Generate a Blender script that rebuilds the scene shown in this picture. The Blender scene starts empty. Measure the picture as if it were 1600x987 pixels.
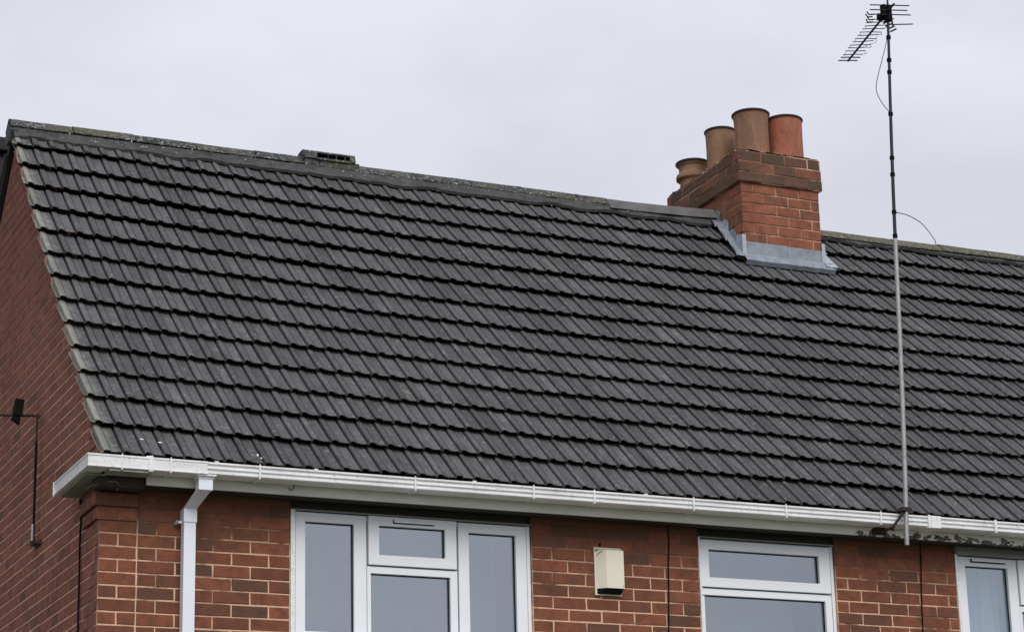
import bpy, bmesh, math, random
from mathutils import Vector, Matrix, noise
R = random.Random(7)
S = bpy.context.scene
COL = S.collection

# ------------------------------------------------------------------ camera, sky, sun, exposure
def set_camera():
    a, b, c = math.radians(24.3425), math.radians(16.8352), math.radians(-1.4208)
    f = Vector((math.sin(a)*math.cos(b), math.cos(a)*math.cos(b), math.sin(b)))
    r = Vector((math.cos(a), -math.sin(a), 0)); u = r.cross(f)
    r2 = math.cos(c)*r + math.sin(c)*u; u2 = -math.sin(c)*r + math.cos(c)*u
    cam = bpy.data.cameras.new('camera'); o = bpy.data.objects.new('camera', cam); COL.objects.link(o)
    m = Matrix((( r2.x, u2.x, -f.x, -3.2756), (r2.y, u2.y, -f.y, -13.0), (r2.z, u2.z, -f.z, -2.7765), (0, 0, 0, 1)))
    o.matrix_world = m
    cam.sensor_width = 36; cam.lens = 3701.0/1600*36; cam.clip_end = 3000; cam.clip_start = .1
    S.camera = o
set_camera()
SUN_EL, SUN_AZ = math.radians(40), math.radians(186)      # azimuth clockwise from +y
w = bpy.data.worlds.new('World'); S.world = w; w.use_nodes = True
nt = w.node_tree; nt.nodes.clear()
out = nt.nodes.new('ShaderNodeOutputWorld')
sky = nt.nodes.new('ShaderNodeTexSky'); sky.sky_type = 'NISHITA'; sky.sun_disc = False
sky.sun_elevation = SUN_EL; sky.sun_rotation = SUN_AZ; sky.dust_density = 3
b1 = nt.nodes.new('ShaderNodeBackground'); b1.inputs[1].default_value = .06
nt.links.new(sky.outputs[0], b1.inputs[0])
tc = nt.nodes.new('ShaderNodeTexCoord')
mp = nt.nodes.new('ShaderNodeMapping'); mp.inputs['Scale'].default_value = (1, 1, 2.2)
nt.links.new(tc.outputs['Generated'], mp.inputs[0])
nz = nt.nodes.new('ShaderNodeTexNoise'); nz.inputs['Scale'].default_value = 4.5; nz.inputs['Detail'].default_value = 5; nz.inputs['Roughness'].default_value = .5
nt.links.new(mp.outputs[0], nz.inputs[0])
cr = nt.nodes.new('ShaderNodeValToRGB')
cr.color_ramp.elements[0].position = .36; cr.color_ramp.elements[0].color = (.640, .660, .735, 1)
cr.color_ramp.elements[1].position = .62; cr.color_ramp.elements[1].color = (.775, .780, .870, 1)
nt.links.new(nz.outputs[0], cr.inputs[0])
b2 = nt.nodes.new('ShaderNodeBackground'); b2.inputs[1].default_value = 1.10
nt.links.new(cr.outputs[0], b2.inputs[0])
mx = nt.nodes.new('ShaderNodeMixShader'); mx.inputs[0].default_value = .93
nt.links.new(b1.outputs[0], mx.inputs[1]); nt.links.new(b2.outputs[0], mx.inputs[2]); nt.links.new(mx.outputs[0], out.inputs[0])
sl = bpy.data.lights.new('sun', 'SUN'); sl.energy = 2.0; sl.angle = math.radians(35); sl.color = (1, .97, .92)
so = bpy.data.objects.new('sun', sl); COL.objects.link(so)
sd = Vector((math.sin(SUN_AZ)*math.cos(SUN_EL), math.cos(SUN_AZ)*math.cos(SUN_EL), math.sin(SUN_EL)))
so.rotation_euler = (-sd).to_track_quat('-Z', 'Y').to_euler()
S.view_settings.view_transform = 'Standard'; S.view_settings.look = 'None'
S.view_settings.exposure = 0; S.view_settings.gamma = 1

# ------------------------------------------------------------------ helpers
def link(name, me, parent=None, kind=None, mw=None):
    o = bpy.data.objects.new(name, me); COL.objects.link(o)
    if parent is not None: o.parent = parent
    if mw is not None: o.matrix_local = mw
    if kind: o['kind'] = kind
    return o
def thing(o, label, cat, group=None):
    o['label'] = label; o['category'] = cat
    if group: o['group'] = group
    return o
def empty(name, loc, label, cat, group=None):
    o = bpy.data.objects.new(name, None); COL.objects.link(o); o.location = loc
    return thing(o, label, cat, group)
class MB:
    def __init__(s): s.v = []; s.f = []
    def add(s, v, f):
        n = len(s.v); s.v += [tuple(p) for p in v]; s.f += [tuple(i+n for i in q) for q in f]
    def box(s, x0, x1, y0, y1, z0, z1, bev=0):
        if bev <= 0:
            s.add([(x0,y0,z0),(x1,y0,z0),(x1,y1,z0),(x0,y1,z0),(x0,y0,z1),(x1,y0,z1),(x1,y1,z1),(x0,y1,z1)],
                  [(0,3,2,1),(4,5,6,7),(0,1,5,4),(1,2,6,5),(2,3,7,6),(3,0,4,7)])
        else:
            bm = bmesh.new(); bmesh.ops.create_cube(bm, size=1)
            for v in bm.verts: v.co = Vector(((x0+x1)/2+v.co.x*(x1-x0), (y0+y1)/2+v.co.y*(y1-y0), (z0+z1)/2+v.co.z*(z1-z0)))
            bmesh.ops.bevel(bm, geom=bm.edges[:], offset=bev, segments=2, affect='EDGES', profile=.6)
            bm.verts.index_update()
            s.add([v.co[:] for v in bm.verts], [[v.index for v in f.verts] for f in bm.faces]); bm.free()
    def tube(s, pts, r, n=8, caps=True):
        pts = [Vector(p) for p in pts]; rs = r if isinstance(r, (list, tuple)) else [r]*len(pts)
        V = []; F = []; side = None
        for i, p in enumerate(pts):
            t = (pts[min(i+1, len(pts)-1)]-pts[max(i-1, 0)]).normalized()
            if side is None:
                side = t.cross(Vector((0,0,1)) if abs(t.z) < .9 else Vector((1,0,0))).normalized()
            side = (side - t*side.dot(t)).normalized(); up = side.cross(t)
            for k in range(n):
                a = 2*math.pi*k/n; V.append(p+(side*math.cos(a)+up*math.sin(a))*rs[i])
        for i in range(len(pts)-1):
            for k in range(n):
                F.append((i*n+k, i*n+(k+1) % n, (i+1)*n+(k+1) % n, (i+1)*n+k))
        if caps: F.append(tuple(range(n-1, -1, -1))); F.append(tuple((len(pts)-1)*n+k for k in range(n)))
        s.add(V, F)
    def lathe(s, cx, cy, prof, n=32):
        V = []; F = []
        for r, z in prof:
            for k in range(n):
                a = 2*math.pi*k/n; V.append((cx+r*math.cos(a), cy+r*math.sin(a), z))
        for i in range(len(prof)-1):
            for k in range(n): F.append((i*n+k, i*n+(k+1) % n, (i+1)*n+(k+1) % n, (i+1)*n+k))
        s.add(V, F)
    def extrude(s, poly, axis, a0, a1):
        # poly: list of 2-D points; axis 'x': (y,z), 'y': (x,z)
        n = len(poly); mk = (lambda t, p: (t, p[0], p[1])) if axis == 'x' else (lambda t, p: (p[0], t, p[1])) if axis == 'y' else (lambda t, p: (p[0], p[1], t))
        V = [mk(a0, p) for p in poly]+[mk(a1, p) for p in poly]
        F = [(i, (i+1) % n, n+(i+1) % n, n+i) for i in range(n)]
        F += [tuple(range(n-1, -1, -1)), tuple(range(n, 2*n))]
        s.add(V, F)
    def mesh(s, name, mat, smooth=False):
        me = bpy.data.meshes.new(name); me.from_pydata(s.v, [], s.f)
        bm = bmesh.new(); bm.from_mesh(me); bmesh.ops.recalc_face_normals(bm, faces=bm.faces[:]); bm.to_mesh(me); bm.free()
        me.materials.append(mat)
        if smooth:
            me.polygons.foreach_set('use_smooth', [True]*len(me.polygons)); me.set_sharp_from_angle(angle=math.radians(40))
        me.update(); return me
    def obj(s, name, mat, parent=None, kind=None, smooth=False):
        return link(name, s.mesh(name, mat, smooth), parent, kind)

# ------------------------------------------------------------------ materials
class NM:
    def __init__(s, name):
        s.m = bpy.data.materials.new(name); s.m.use_nodes = True; s.t = s.m.node_tree; s.t.nodes.clear()
        s.o = s.n('ShaderNodeOutputMaterial'); s.b = s.n('ShaderNodeBsdfPrincipled'); s.l(s.b.outputs[0], s.o.inputs[0])
    def n(s, t, **k):
        x = s.t.nodes.new(t)
        for a, v in k.items(): setattr(x, a, v)
        return x
    def l(s, a, b): s.t.links.new(a, b)
    def pos(s): return s.n('ShaderNodeNewGeometry').outputs['Position']
    def noise(s, scale, detail=4, rough=.55, vec=None, stretch=None, dist=0):
        v = vec or s.pos()
        if stretch:
            m = s.n('ShaderNodeMapping'); m.inputs['Scale'].default_value = stretch; s.l(v, m.inputs[0]); v = m.outputs[0]
        x = s.n('ShaderNodeTexNoise'); x.inputs['Scale'].default_value = scale; x.inputs['Detail'].default_value = detail
        x.inputs['Roughness'].default_value = rough; x.inputs['Distortion'].default_value = dist
        s.l(v, x.inputs['Vector']); return x.outputs[0]
    def rand(s):
        g = s.n('ShaderNodeNewGeometry').outputs['Random Per Island']; o = s.n('ShaderNodeObjectInfo').outputs['Random']
        return s.math('FRACT', s.math('ADD', g, o))
    def math(s, op, a, b=None, c=None, clamp=False):
        x = s.n('ShaderNodeMath', operation=op, use_clamp=clamp)
        for i, v in enumerate((a, b, c)):
            if v is None: continue
            if isinstance(v, (int, float)): x.inputs[i].default_value = v
            else: s.l(v, x.inputs[i])
        return x.outputs[0]
    def step(s, v, a, b):
        x = s.n('ShaderNodeMapRange', clamp=True); x.inputs['From Min'].default_value = a; x.inputs['From Max'].default_value = b
        s.l(v, x.inputs['Value']); return x.outputs[0]
    def ramp(s, v, stops, interp='LINEAR'):
        x = s.n('ShaderNodeValToRGB'); x.color_ramp.interpolation = interp; e = x.color_ramp.elements
        while len(e) < len(stops): e.new(.5)
        for i, (p, c) in enumerate(stops): e[i].position = p; e[i].color = (*c, 1)
        s.l(v, x.inputs[0]); return x.outputs[0]
    def mix(s, f, a, b, bt='MIX'):
        x = s.n('ShaderNodeMix', data_type='RGBA', blend_type=bt)
        for i, v in ((0, f), (6, a), (7, b)):
            if isinstance(v, (int, float)): x.inputs[i].default_value = v
            elif isinstance(v, tuple): x.inputs[i].default_value = (*v, 1)
            else: s.l(v, x.inputs[i])
        return x.outputs[2]
    def xyz(s):
        x = s.n('ShaderNodeSeparateXYZ'); s.l(s.pos(), x.inputs[0]); return x.outputs
    def bump(s, h, dist, strength=1):
        x = s.n('ShaderNodeBump'); x.inputs['Distance'].default_value = dist; x.inputs['Strength'].default_value = strength
        s.l(h, x.inputs['Height']); s.l(x.outputs[0], s.b.inputs['Normal'])
    def col(s, c):
        if isinstance(c, tuple): s.b.inputs['Base Color'].default_value = (*c, 1)
        else: s.l(c, s.b.inputs['Base Color'])
    def set(s, rough=None, metal=None, spec=None):
        if rough is not None: s.b.inputs['Roughness'].default_value = rough
        if metal is not None: s.b.inputs['Metallic'].default_value = metal
        if spec is not None: s.b.inputs['Specular IOR Level'].default_value = spec
        return s.m

def m_brick(name, stops, soot=True):
    k = NM(name)
    base = k.ramp(k.rand(), stops)
    n1 = k.noise(14, 5, .6); base = k.mix(k.math('MULTIPLY', k.step(n1, .42, .68), .65), base, (.065,.038,.028))
    n2 = k.noise(90, 4, .7); base = k.mix(k.math('MULTIPLY', k.step(n2, .40, .7), .30), base, (.27,.115,.07))
    n3 = k.noise(38, 3, .6); base = k.mix(k.math('MULTIPLY', k.step(n3, .62, .74), .7), base, (.03, .022, .02))
    if soot:   # patchy old soot high on the wall
        z = k.xyz()[2]
        g = k.step(k.noise(2.1, 5, .6, stretch=(1, 1, 1.6)), .50, .72)
        base = k.mix(k.math('MULTIPLY', g, .40), base, (.070, .038, .028))
    if not soot:
        base = k.mix(k.math('MULTIPLY', k.step(k.noise(1.7, 6, .7), .50, .62), .28), base, (.085,.048,.042))
        base = k.mix(k.math('MULTIPLY', k.step(k.noise(2.3, 4, .6, stretch=(1, 1, .6)), .55, .68), .30), base, (.26,.13,.085))
    k.col(base); k.bump(k.math('ADD', k.noise(60, 4, .7), k.math('MULTIPLY', n2, .5)), .0035)
    return k.set(.9, spec=.25)
FB = [(0, (.155,.056,.034)), (.25, (.230,.079,.044)), (.5, (.182,.062,.036)), (.72, (.255,.087,.048)), (.88, (.140,.056,.037)), (1, (.090,.053,.036))]
GB = [(0, (.215,.083,.061)), (.3, (.270,.102,.074)), (.6, (.235,.090,.067)), (.85, (.300,.116,.080)), (1, (.140,.072,.056))]
CB = [(0, (.265,.096,.054)), (.4, (.310,.108,.060)), (.75, (.250,.088,.052)), (1, (.190,.080,.052))]
CO = [(0, (.175,.078,.050)), (.35, (.095,.064,.043)), (.6, (.075,.054,.037)), (1, (.215,.085,.054))]
M = {}
M['brick'] = m_brick('red_brick', FB)
M['gbrick'] = m_brick('weathered_gable_brick', GB, False)
M['cbrick'] = m_brick('chimney_brick', CB, False)
M['obrick'] = m_brick('mossy_chimney_brick', CO, False)
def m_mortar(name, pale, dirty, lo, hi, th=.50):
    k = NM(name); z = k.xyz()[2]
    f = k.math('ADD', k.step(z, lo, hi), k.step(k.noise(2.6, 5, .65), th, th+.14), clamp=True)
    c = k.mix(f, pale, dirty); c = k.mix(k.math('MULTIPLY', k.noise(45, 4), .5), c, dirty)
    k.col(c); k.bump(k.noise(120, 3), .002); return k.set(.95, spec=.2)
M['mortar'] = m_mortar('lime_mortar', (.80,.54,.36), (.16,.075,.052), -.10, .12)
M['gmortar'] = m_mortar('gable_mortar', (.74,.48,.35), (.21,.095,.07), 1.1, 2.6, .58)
M['cmortar'] = m_mortar('chimney_mortar', (.72,.50,.34), (.24,.11,.075), 9, 10, .44)
def m_tile(name, c0, c1, lich, edge=False):
    k = NM(name); r = k.rand()
    oi = k.n('ShaderNodeObjectInfo').outputs['Random']
    base = k.ramp(r, [(0, c0), (.45, tuple((a+b)/2 for a, b in zip(c0, c1))), (1, c1)])
    n1 = k.noise(9, 5, .62, stretch=(1.6, .7, .7)); base = k.mix(k.math('MULTIPLY', k.step(n1, .42, .62), .55), base, (.050,.051,.053))
    n2 = k.noise(70, 5, .75); base = k.mix(k.math('MULTIPLY', k.step(n2, .45, .72), .5), base, (.19,.19,.19))
    n3 = k.noise(24, 3, .5, dist=1.4); base = k.mix(k.math('MULTIPLY', k.step(n3, .60, .67), .6), base, lich)
    n4 = k.noise(13, 4, .6, dist=3); base = k.mix(k.math('MULTIPLY', k.math('SUBTRACT', 1, k.step(k.math('ABSOLUTE', k.math('SUBTRACT', n4, .5)), 0, .012)), .5), base, (.03,.03,.03))
    if edge:
        ex = k.math('SUBTRACT', 1, k.step(k.math('ADD', k.xyz()[0], k.math('MULTIPLY', k.noise(11, 4, .6), .16)), .05, .14))
        base = k.mix(k.math('MULTIPLY', ex, .8), base, k.mix(n2, (.20,.205,.18), (.36,.36,.32)))
    n5 = k.noise(3.0, 3, .5); base = k.mix(k.math('MULTIPLY', k.step(n5, .45, .65), .25), base, (.105,.105,.118))
    # each roll of a tile weathers differently
    sx = k.n('ShaderNodeTexWhiteNoise', noise_dimensions='2D'); cb = k.n('ShaderNodeCombineXYZ')
    k.l(k.math('FLOOR', k.math('MULTIPLY', k.math('ADD', k.xyz()[0], .05), 16.667)), cb.inputs[0]); k.l(oi, cb.inputs[1]); k.l(cb.outputs[0], sx.inputs[0])
    base = k.mix(1, base, k.ramp(sx.outputs[0], [(0, (.84,.84,.84)), (.6, (1,1,1)), (1, (1.14,1.14,1.13))]), 'MULTIPLY')
    k.col(base); k.bump(k.math('ADD', n2, k.math('MULTIPLY', k.noise(28, 4, .6), 1.3)), .006)
    return k.set(.92, spec=.22)
M['tile'] = m_tile('grey_concrete_tile', (.072,.073,.076), (.110,.111,.116), (.225,.225,.22))
M['vtile'] = m_tile('lichened_verge_tile', (.072,.073,.076), (.110,.111,.116), (.225,.225,.22), True)
def m_ridge(name='weathered_ridge_tile', c0=(.060,.064,.060), c1=(.105,.108,.104), dk=.85):
    k = NM(name); b = k.ramp(k.rand(), [(0, c0), (1, c1)])
    n = k.noise(16, 6, .7, dist=1.0); b = k.mix(k.math('MULTIPLY', k.step(n, .42, .58), dk), b, (.024,.025,.024))
    n2 = k.noise(42, 4, .7, stretch=(1, 1, 1)); b = k.mix(k.math('MULTIPLY', k.step(n2, .57, .62), .8), b, (.40,.41,.40))
    b = k.mix(k.math('MULTIPLY', k.step(k.noise(3, 4), .46, .60), .55), b, (.105,.10,.062))
    k.col(b); k.bump(k.math('ADD', n, n2), .008); return k.set(.93, spec=.2)
M['ridge'] = m_ridge(); M['ridgeb'] = m_ridge('mossy_ridge_tile', (.105,.102,.075), (.160,.150,.115), .5)
def m_plain(name, c, rough=.6, metal=0, var=.25, sc=12, dark=None, bump=.001, spec=.4, stretch=None):
    k = NM(name); d = dark or tuple(x*.55 for x in c)
    k.col(k.mix(k.math('MULTIPLY', k.step(k.noise(sc, 5, .65, stretch=stretch), .4, .8), var), c, d))
    k.bump(k.noise(sc*6, 4), bump); return k.set(rough, metal, spec)
M['felt'] = m_plain('black_roofing_felt', (.015,.015,.016), .95)
M['bed'] = m_plain('ridge_bedding_mortar', (.085,.086,.087), .95, 0, .9, 14, (.028,.029,.030), .01)
M['pvc0'] = m_plain('white_plastic_gutter', (.82,.83,.84), .38, 0, .45, 5, (.42,.42,.39), .0006, .5, (1, 1, 5))
def m_gutter():
    k = NM('grimy_white_plastic_gutter'); x, y, z = k.xyz()
    c = k.mix(k.math('MULTIPLY', k.step(k.noise(3.5, 5, .65, stretch=(1, 1, 8)), .40, .72), .45), (.82,.83,.84), (.40,.40,.37))
    c = k.mix(k.math('MULTIPLY', k.step(k.noise(30, 4, .7, stretch=(1.6, 1, .4)), .56, .72), .45), c, (.25,.25,.21))
    c = k.mix(k.math('MULTIPLY', k.step(k.noise(75, 2), .68, .74), .7), c, (.10,.10,.09))
    k.col(c); k.bump(k.noise(6, 3), .001); return k.set(.4)
M['pvc'] = m_gutter()
M['pvcw'] = m_plain('white_window_plastic', (.80,.82,.86), .30, 0, .12, 3, (.52,.54,.56), .0003, .5)
M['pipe'] = m_plain('white_downpipe_plastic', (.76,.79,.88), .35, 0, .10, 4, (.5,.52,.58), .0004, .5)
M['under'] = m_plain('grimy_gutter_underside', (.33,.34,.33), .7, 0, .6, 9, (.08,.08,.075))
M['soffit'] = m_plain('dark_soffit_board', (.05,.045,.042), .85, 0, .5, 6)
M['block'] = m_plain('dark_stained_corbel_block', (.055,.045,.038), .85, 0, .5, 9)
def m_fascia():
    k = NM('flaking_white_fascia_paint'); x, y, z = k.xyz()
    c = k.mix(k.math('MULTIPLY', k.step(k.noise(5, 5, .6, stretch=(1, 1, 4)), .35, .8), .45), (.80,.79,.75), (.42,.41,.37))
    low = k.math('SUBTRACT', 1, k.step(z, .272, .318))
    rng = k.math('MULTIPLY', k.step(x, 4.65, 5.05), low)
    n = k.noise(17, 3, .55, stretch=(1, 1, 1.5)); fl = k.step(k.math('ADD', n, k.math('MULTIPLY', rng, .30)), .755, .765)
    fl = k.math('MULTIPLY', fl, k.step(rng, .05, .2))
    c = k.mix(fl, c, k.ramp(k.noise(30, 3), [(.35, (.035,.03,.026)), (.65, (.16,.15,.14))]))
    k.col(c); k.bump(k.math('SUBTRACT', 1, fl), .003); return k.set(.55)
M['fascia'] = m_fascia()
def m_pot(name, c, d, green):
    k = NM(name); z = k.xyz()[2]
    b = k.mix(k.step(k.noise(5, 4, .6, stretch=(1, 1, .5)), .35, .7), c, d)
    b = k.mix(k.math('MULTIPLY', k.step(k.noise(9, 4, .6, stretch=(1, 1, .7)), .5, .75), green), b, (.115,.095,.058))
    b = k.mix(k.math('MULTIPLY', k.step(k.noise(34, 5, .7), .52, .70), .55), b, (.07,.045,.032))
    b = k.mix(k.math('MULTIPLY', k.step(k.noise(7, 5, .7, stretch=(2.2, 2.2, .5)), .52, .66), .35), b, (.36,.25,.18))
    k.col(b); k.bump(k.noise(40, 4), .002); return k.set(.8, spec=.3)
M['potr'] = m_pot('orange_red_clay_pot', (.40,.125,.068), (.22,.085,.052), .25)
M['potb'] = m_pot('brown_clay_pot', (.275,.140,.085), (.195,.105,.066), .45)
M['pota'] = m_pot('buff_clay_pot', (.265,.150,.090), (.185,.115,.070), .55)
M['rim'] = m_plain('sooty_pot_rim', (.035,.018,.014), .8, 0, .5, 20)
M['flaunch'] = m_plain('cement_flaunching', (.58,.44,.34), .95, 0, .6, 20, (.24,.17,.12), .006)
M['crumb'] = m_plain('pale_mortar_crumbs', (.50,.51,.50), .95, 0, .6, 20, (.2,.2,.2), .003)
M['lead'] = m_plain('grey_lead_flashing', (.27,.30,.345), .6, .2, .85, 10, (.13,.14,.165), .002)
M['leadp'] = m_plain('pale_lead_flashing', (.42,.45,.51), .55, .2, .7, 12, (.20,.215,.25), .002)
M['metal'] = m_plain('dull_galvanised_steel', (.36,.35,.35), .5, .6, .5, 20, (.14,.12,.11))
M['alum'] = m_plain('dark_tarnished_aluminium', (.022,.023,.027), .5, .4, .5, 30)
M['black'] = m_plain('black_plastic', (.007,.007,.008), .9, spec=.12)
M['rust'] = m_plain('dark_rusty_iron', (.035,.022,.02), .8, .1, .5, 30)
M['cream'] = m_plain('cream_plastic_casing', (.74,.70,.58), .45, 0, .25, 8, (.52,.49,.40), .0005)
M['creamd'] = m_plain('dirty_cream_plastic', (.40,.35,.25), .6, 0, .5, 10, (.22,.19,.13))
M['under_c'] = m_plain('verge_undercloak', (.30,.26,.22), .95, 0, .7, 18, (.12,.09,.08), .006)
M['under_v'] = m_plain('verge_mortar', (.26,.17,.13), .95, 0, .8, 9, (.15,.065,.048), .006)
M['board'] = m_plain('grey_head_board', (.26,.26,.245), .7, 0, .4, 8)
M['darkbd'] = m_plain('black_stained_boards', (.022,.020,.022), .85, 0, .4, 10)
M['curtain'] = m_plain('white_net_curtain', (.60,.66,.68), .9, 0, .3, 6)
M['drop'] = m_plain('white_bird_dropping', (.75,.75,.73), .8)
M['flake'] = m_plain('room_wall_paint', (.30,.31,.33), .9)
def m_glass(name, refl, tcol):
    k = NM(name); t = k.t; t.nodes.remove(k.b)
    g = k.n('ShaderNodeBsdfGlossy'); g.inputs['Roughness'].default_value = .015; g.inputs['Color'].default_value = (.93, .97, 1, 1)
    tr = k.n('ShaderNodeBsdfTransparent'); tr.inputs['Color'].default_value = (*tcol, 1)
    x = k.n('ShaderNodeMixShader'); x.inputs[0].default_value = refl
    bp = k.n('ShaderNodeBump'); bp.inputs['Distance'].default_value = .002; k.l(k.noise(1.4, 2), bp.inputs['Height']); k.l(bp.outputs[0], g.inputs['Normal'])
    k.l(tr.outputs[0], x.inputs[1]); k.l(g.outputs[0], x.inputs[2]); k.l(x.outputs[0], k.o.inputs[0]); return k.m
M['glass'] = m_glass('window_glass', .235, (.80,.86,.90))
def m_ground():
    k = NM('ground_grass'); k.col(k.mix(k.noise(2, 5), (.045,.07,.025), (.10,.10,.06))); k.bump(k.noise(30, 4), .03); return k.set(.95)
M['ground'] = m_ground()

# ------------------------------------------------------------------ ground
GZ = -4.38
g = MB(); N = 24; st = [-900+75*i for i in range(N+1)]
g.v = [(x, y, GZ) for y in st for x in st]
g.f = [(j*(N+1)+i, j*(N+1)+i+1, (j+1)*(N+1)+i+1, (j+1)*(N+1)+i) for j in range(N) for i in range(N)]
g.obj('ground', M['ground'], kind='structure')
g = MB(); g.box(-2, 13, -1.6, -.001, GZ-.05, GZ+.02); g.obj('path', m_plain('concrete_path', (.30,.29,.27), .9), kind='structure')

# ------------------------------------------------------------------ the two houses
XP = 5.47                                                   # party line
HA = empty('brick_house', (0, 0, GZ), 'left red brick house with bare gable end, chimney and dark tiled roof', 'house', 'pair of joined brick houses')
HB = empty('brick_house', (XP, 0, GZ), 'right red brick house beyond the tall aerial pole, with net curtain window', 'house', 'pair of joined brick houses')
def inv(h): return Matrix.Translation(-h.location)
def part(mb, name, mat, h, parent=None, kind=None, smooth=False, label=None):
    """geometry given in world coordinates, parented to house h (or to a part of it)"""
    if parent is None:
        o = link(name, mb.mesh(name, mat, smooth), h, kind); o.matrix_local = inv(h)
    else:
        o = link(name, mb.mesh(name, mat, smooth), parent, kind)
    if label: o['label'] = label
    return o

# --- roof geometry frame
AL = math.radians(46.62); CA, SA = math.cos(AL), math.sin(AL)
RO = Vector((0, -.191, .427))
def rp(x, s, n=0): return Vector((x, RO.y+s*CA-n*SA, RO.z+s*SA+n*CA))
RIDGE_Y = 2.65
def stretch(x): return 1+.035*max(0, 1-max(x, 0)/3.2)**1.3
SB = [0, .290, .572, .842, 1.118, 1.395, 1.675, 1.96, 2.245, 2.545, 2.85, 3.16, 3.45, 3.74, 4.03]

# --- front walls (mortar core) -------------------------------------------------
T = .28; Y0 = .0032
def core(mb, x0, x1, z0, z1): mb.box(x0, x1, Y0, T, z0, z1)
WB = -.62
wins = [(1.144, 2.699), (3.858, 4.862), (5.795, 7.05), (8.3, 9.3)]
mb = MB()
for a, b in ((.0033, 1.144), (2.699, 3.858), (4.862, XP)): core(mb, a, b, WB, .2621)
core(mb, .0033, XP, GZ, WB)
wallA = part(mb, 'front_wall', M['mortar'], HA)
mb = MB()
for a, b in ((XP, 5.795), (7.05, 8.3), (9.3, 10.6)): core(mb, a, b, WB, .2621)
core(mb, XP, 10.6, GZ, WB)
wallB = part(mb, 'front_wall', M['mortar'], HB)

# --- gable wall core
GX = .0030
def gable_top(y):
    s = (y-RO.y)/CA
    return RO.z+(y-RO.y)*math.tan(AL)-.125 if y <= RIDGE_Y else RO.z+(2*RIDGE_Y-y-RO.y)*math.tan(AL)-.125
YB = 2*RIDGE_Y+.0
mb = MB()
mb.extrude([(T+.001, GZ), (YB, GZ), (YB, gable_top(YB)), (RIDGE_Y, gable_top(RIDGE_Y)), (T+.001, gable_top(T+.001))], 'x', GX, .25)
mb.box(GX, .25, T-.27+.0005, T, .2625, gable_top(.01)-.0)
wallG = part(mb, 'gable_wall', M['gmortar'], HA)
mb = MB(); mb.box(.25, 10.6, YB-.2, YB, GZ, .25); part(mb, 'rear_wall', M['gmortar'], HA)

# --- bricks
BC = {}
def brick_mesh(L, mat, H=.0674, var=0):
    """brick with its face on local y=0 looking along -y, x from 0 to L, z from 0 to H"""
    key = (round(L, 3), mat, round(H, 4), var)
    if key in BC: return BC[key]
    rr = random.Random(hash((key[0], key[2], var)) & 0xffff)
    b = .0030; j = lambda a=.0017: rr.uniform(-a, a)
    V = [(0, .05, 0), (L, .05, 0), (L, .05, H), (0, .05, H),
         (0+j(), b, 0+j()), (L+j(), b, 0+j()), (L+j(), b, H+j()), (0+j(), b, H+j()),
         (b*1.3+j(), 0+j()*.6, b*1.2), (L-b*1.3+j(), 0+j()*.6, b*1.2), (L-b*1.2, 0+j()*.6, H-b*1.3), (b*1.2, 0+j()*.6, H-b*1.2)]
    F = [(0,1,5,4), (1,2,6,5), (2,3,7,6), (3,0,4,7), (4,5,9,8), (5,6,10,9), (6,7,11,10), (7,4,8,11), (8,9,10,11)]
    m = MB(); m.add(V, F); me = m.mesh('brick', M[mat]); BC[key] = me; return me
JW = .0076
class Wall:
    """collects bricks as matrices; biggest ones first become parts, the rest one joined part"""
    def __init__(s): s.items = []
    def add(s, L, mat, mw, H=.0674, pri=0):
        s.items.append((pri, L, mat, mw, H))
    def build(s, parent, cap):
        s.items.sort(key=lambda t: t[0]); n = 0; rest = {}
        for pri, L, mat, mw, H in s.items:
            me = brick_mesh(L, mat, H, R.randrange(4))
            if n < cap and pri < 50:
                link('brick', me, parent, None, mw); n += 1
            else: rest.setdefault(mat, []).append((me, mw))
        for mat, l in rest.items():
            m = MB()
            for me, mw in l: m.add([mw @ v.co for v in me.vertices], [tuple(p.vertices) for p in me.polygons])
            link('brick', m.mesh('brick_infill', M[mat]), parent, 'stuff')
def row(x0, x1, start, half=False, L=.225):
    """joint positions of a course"""
    e = [x0]; x = start
    while x <= x0+.03: x += L
    while x < x1-.03: e.append(x); x += L
    e.append(x1); return list(zip(e[:-1], e[1:]))
def fmat(x, z, dy=0): return Matrix.Translation((x+R.uniform(-.0006, .0006), dy+R.uniform(-.0016, .0016), z+R.uniform(-.0007, .0007)))
FA, FBW = Wall(), Wall()
def front_course(k):
    z = k*.075+JW/2; odd = k % 2 == 1
    segs = []
    if k >= -9:
        segs.append((0, .225, [(0, .225)] if not odd else [(0, .1125), (.1125, .225)]))
        segs.append((.225, 1.144, row(.225, 1.144, .3375 if odd is False else .45)))
        segs.append((2.699, 3.858, row(2.699, 3.858, 2.94-.225 if odd else 2.836-.225)))
        segs.append((4.862, 5.795, row(4.862, 5.795, 4.952 if odd else 5.05)))
        segs.append((7.05, 8.3, row(7.05, 8.3, 7.16 if odd else 7.27)))
        segs.append((9.3, 10.6, row(9.3, 10.6, 9.4 if odd else 9.5)))
    else:
        segs.append((0, 10.6, row(0, 10.6, .1125 if odd else .225)))
    for a, b, l in segs:
        for x0, x1 in l:
            if x1-x0 < .02: continue
            if k in (1, 2) and x1 <= .226: continue          # corbelled corner built apart
            w_ = FA if (x0+x1)/2 < XP+.03 else FBW
            vis = 0 if (k >= -7 and x1 < 6) else (60 if k < -9 else 10)
            w_.add(round(x1-x0-JW, 3), 'brick', fmat(x0+JW/2, z), pri=vis+abs(x0)*.1+abs(k)*.1)
for k in range(-58, 3): front_course(k)
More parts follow.
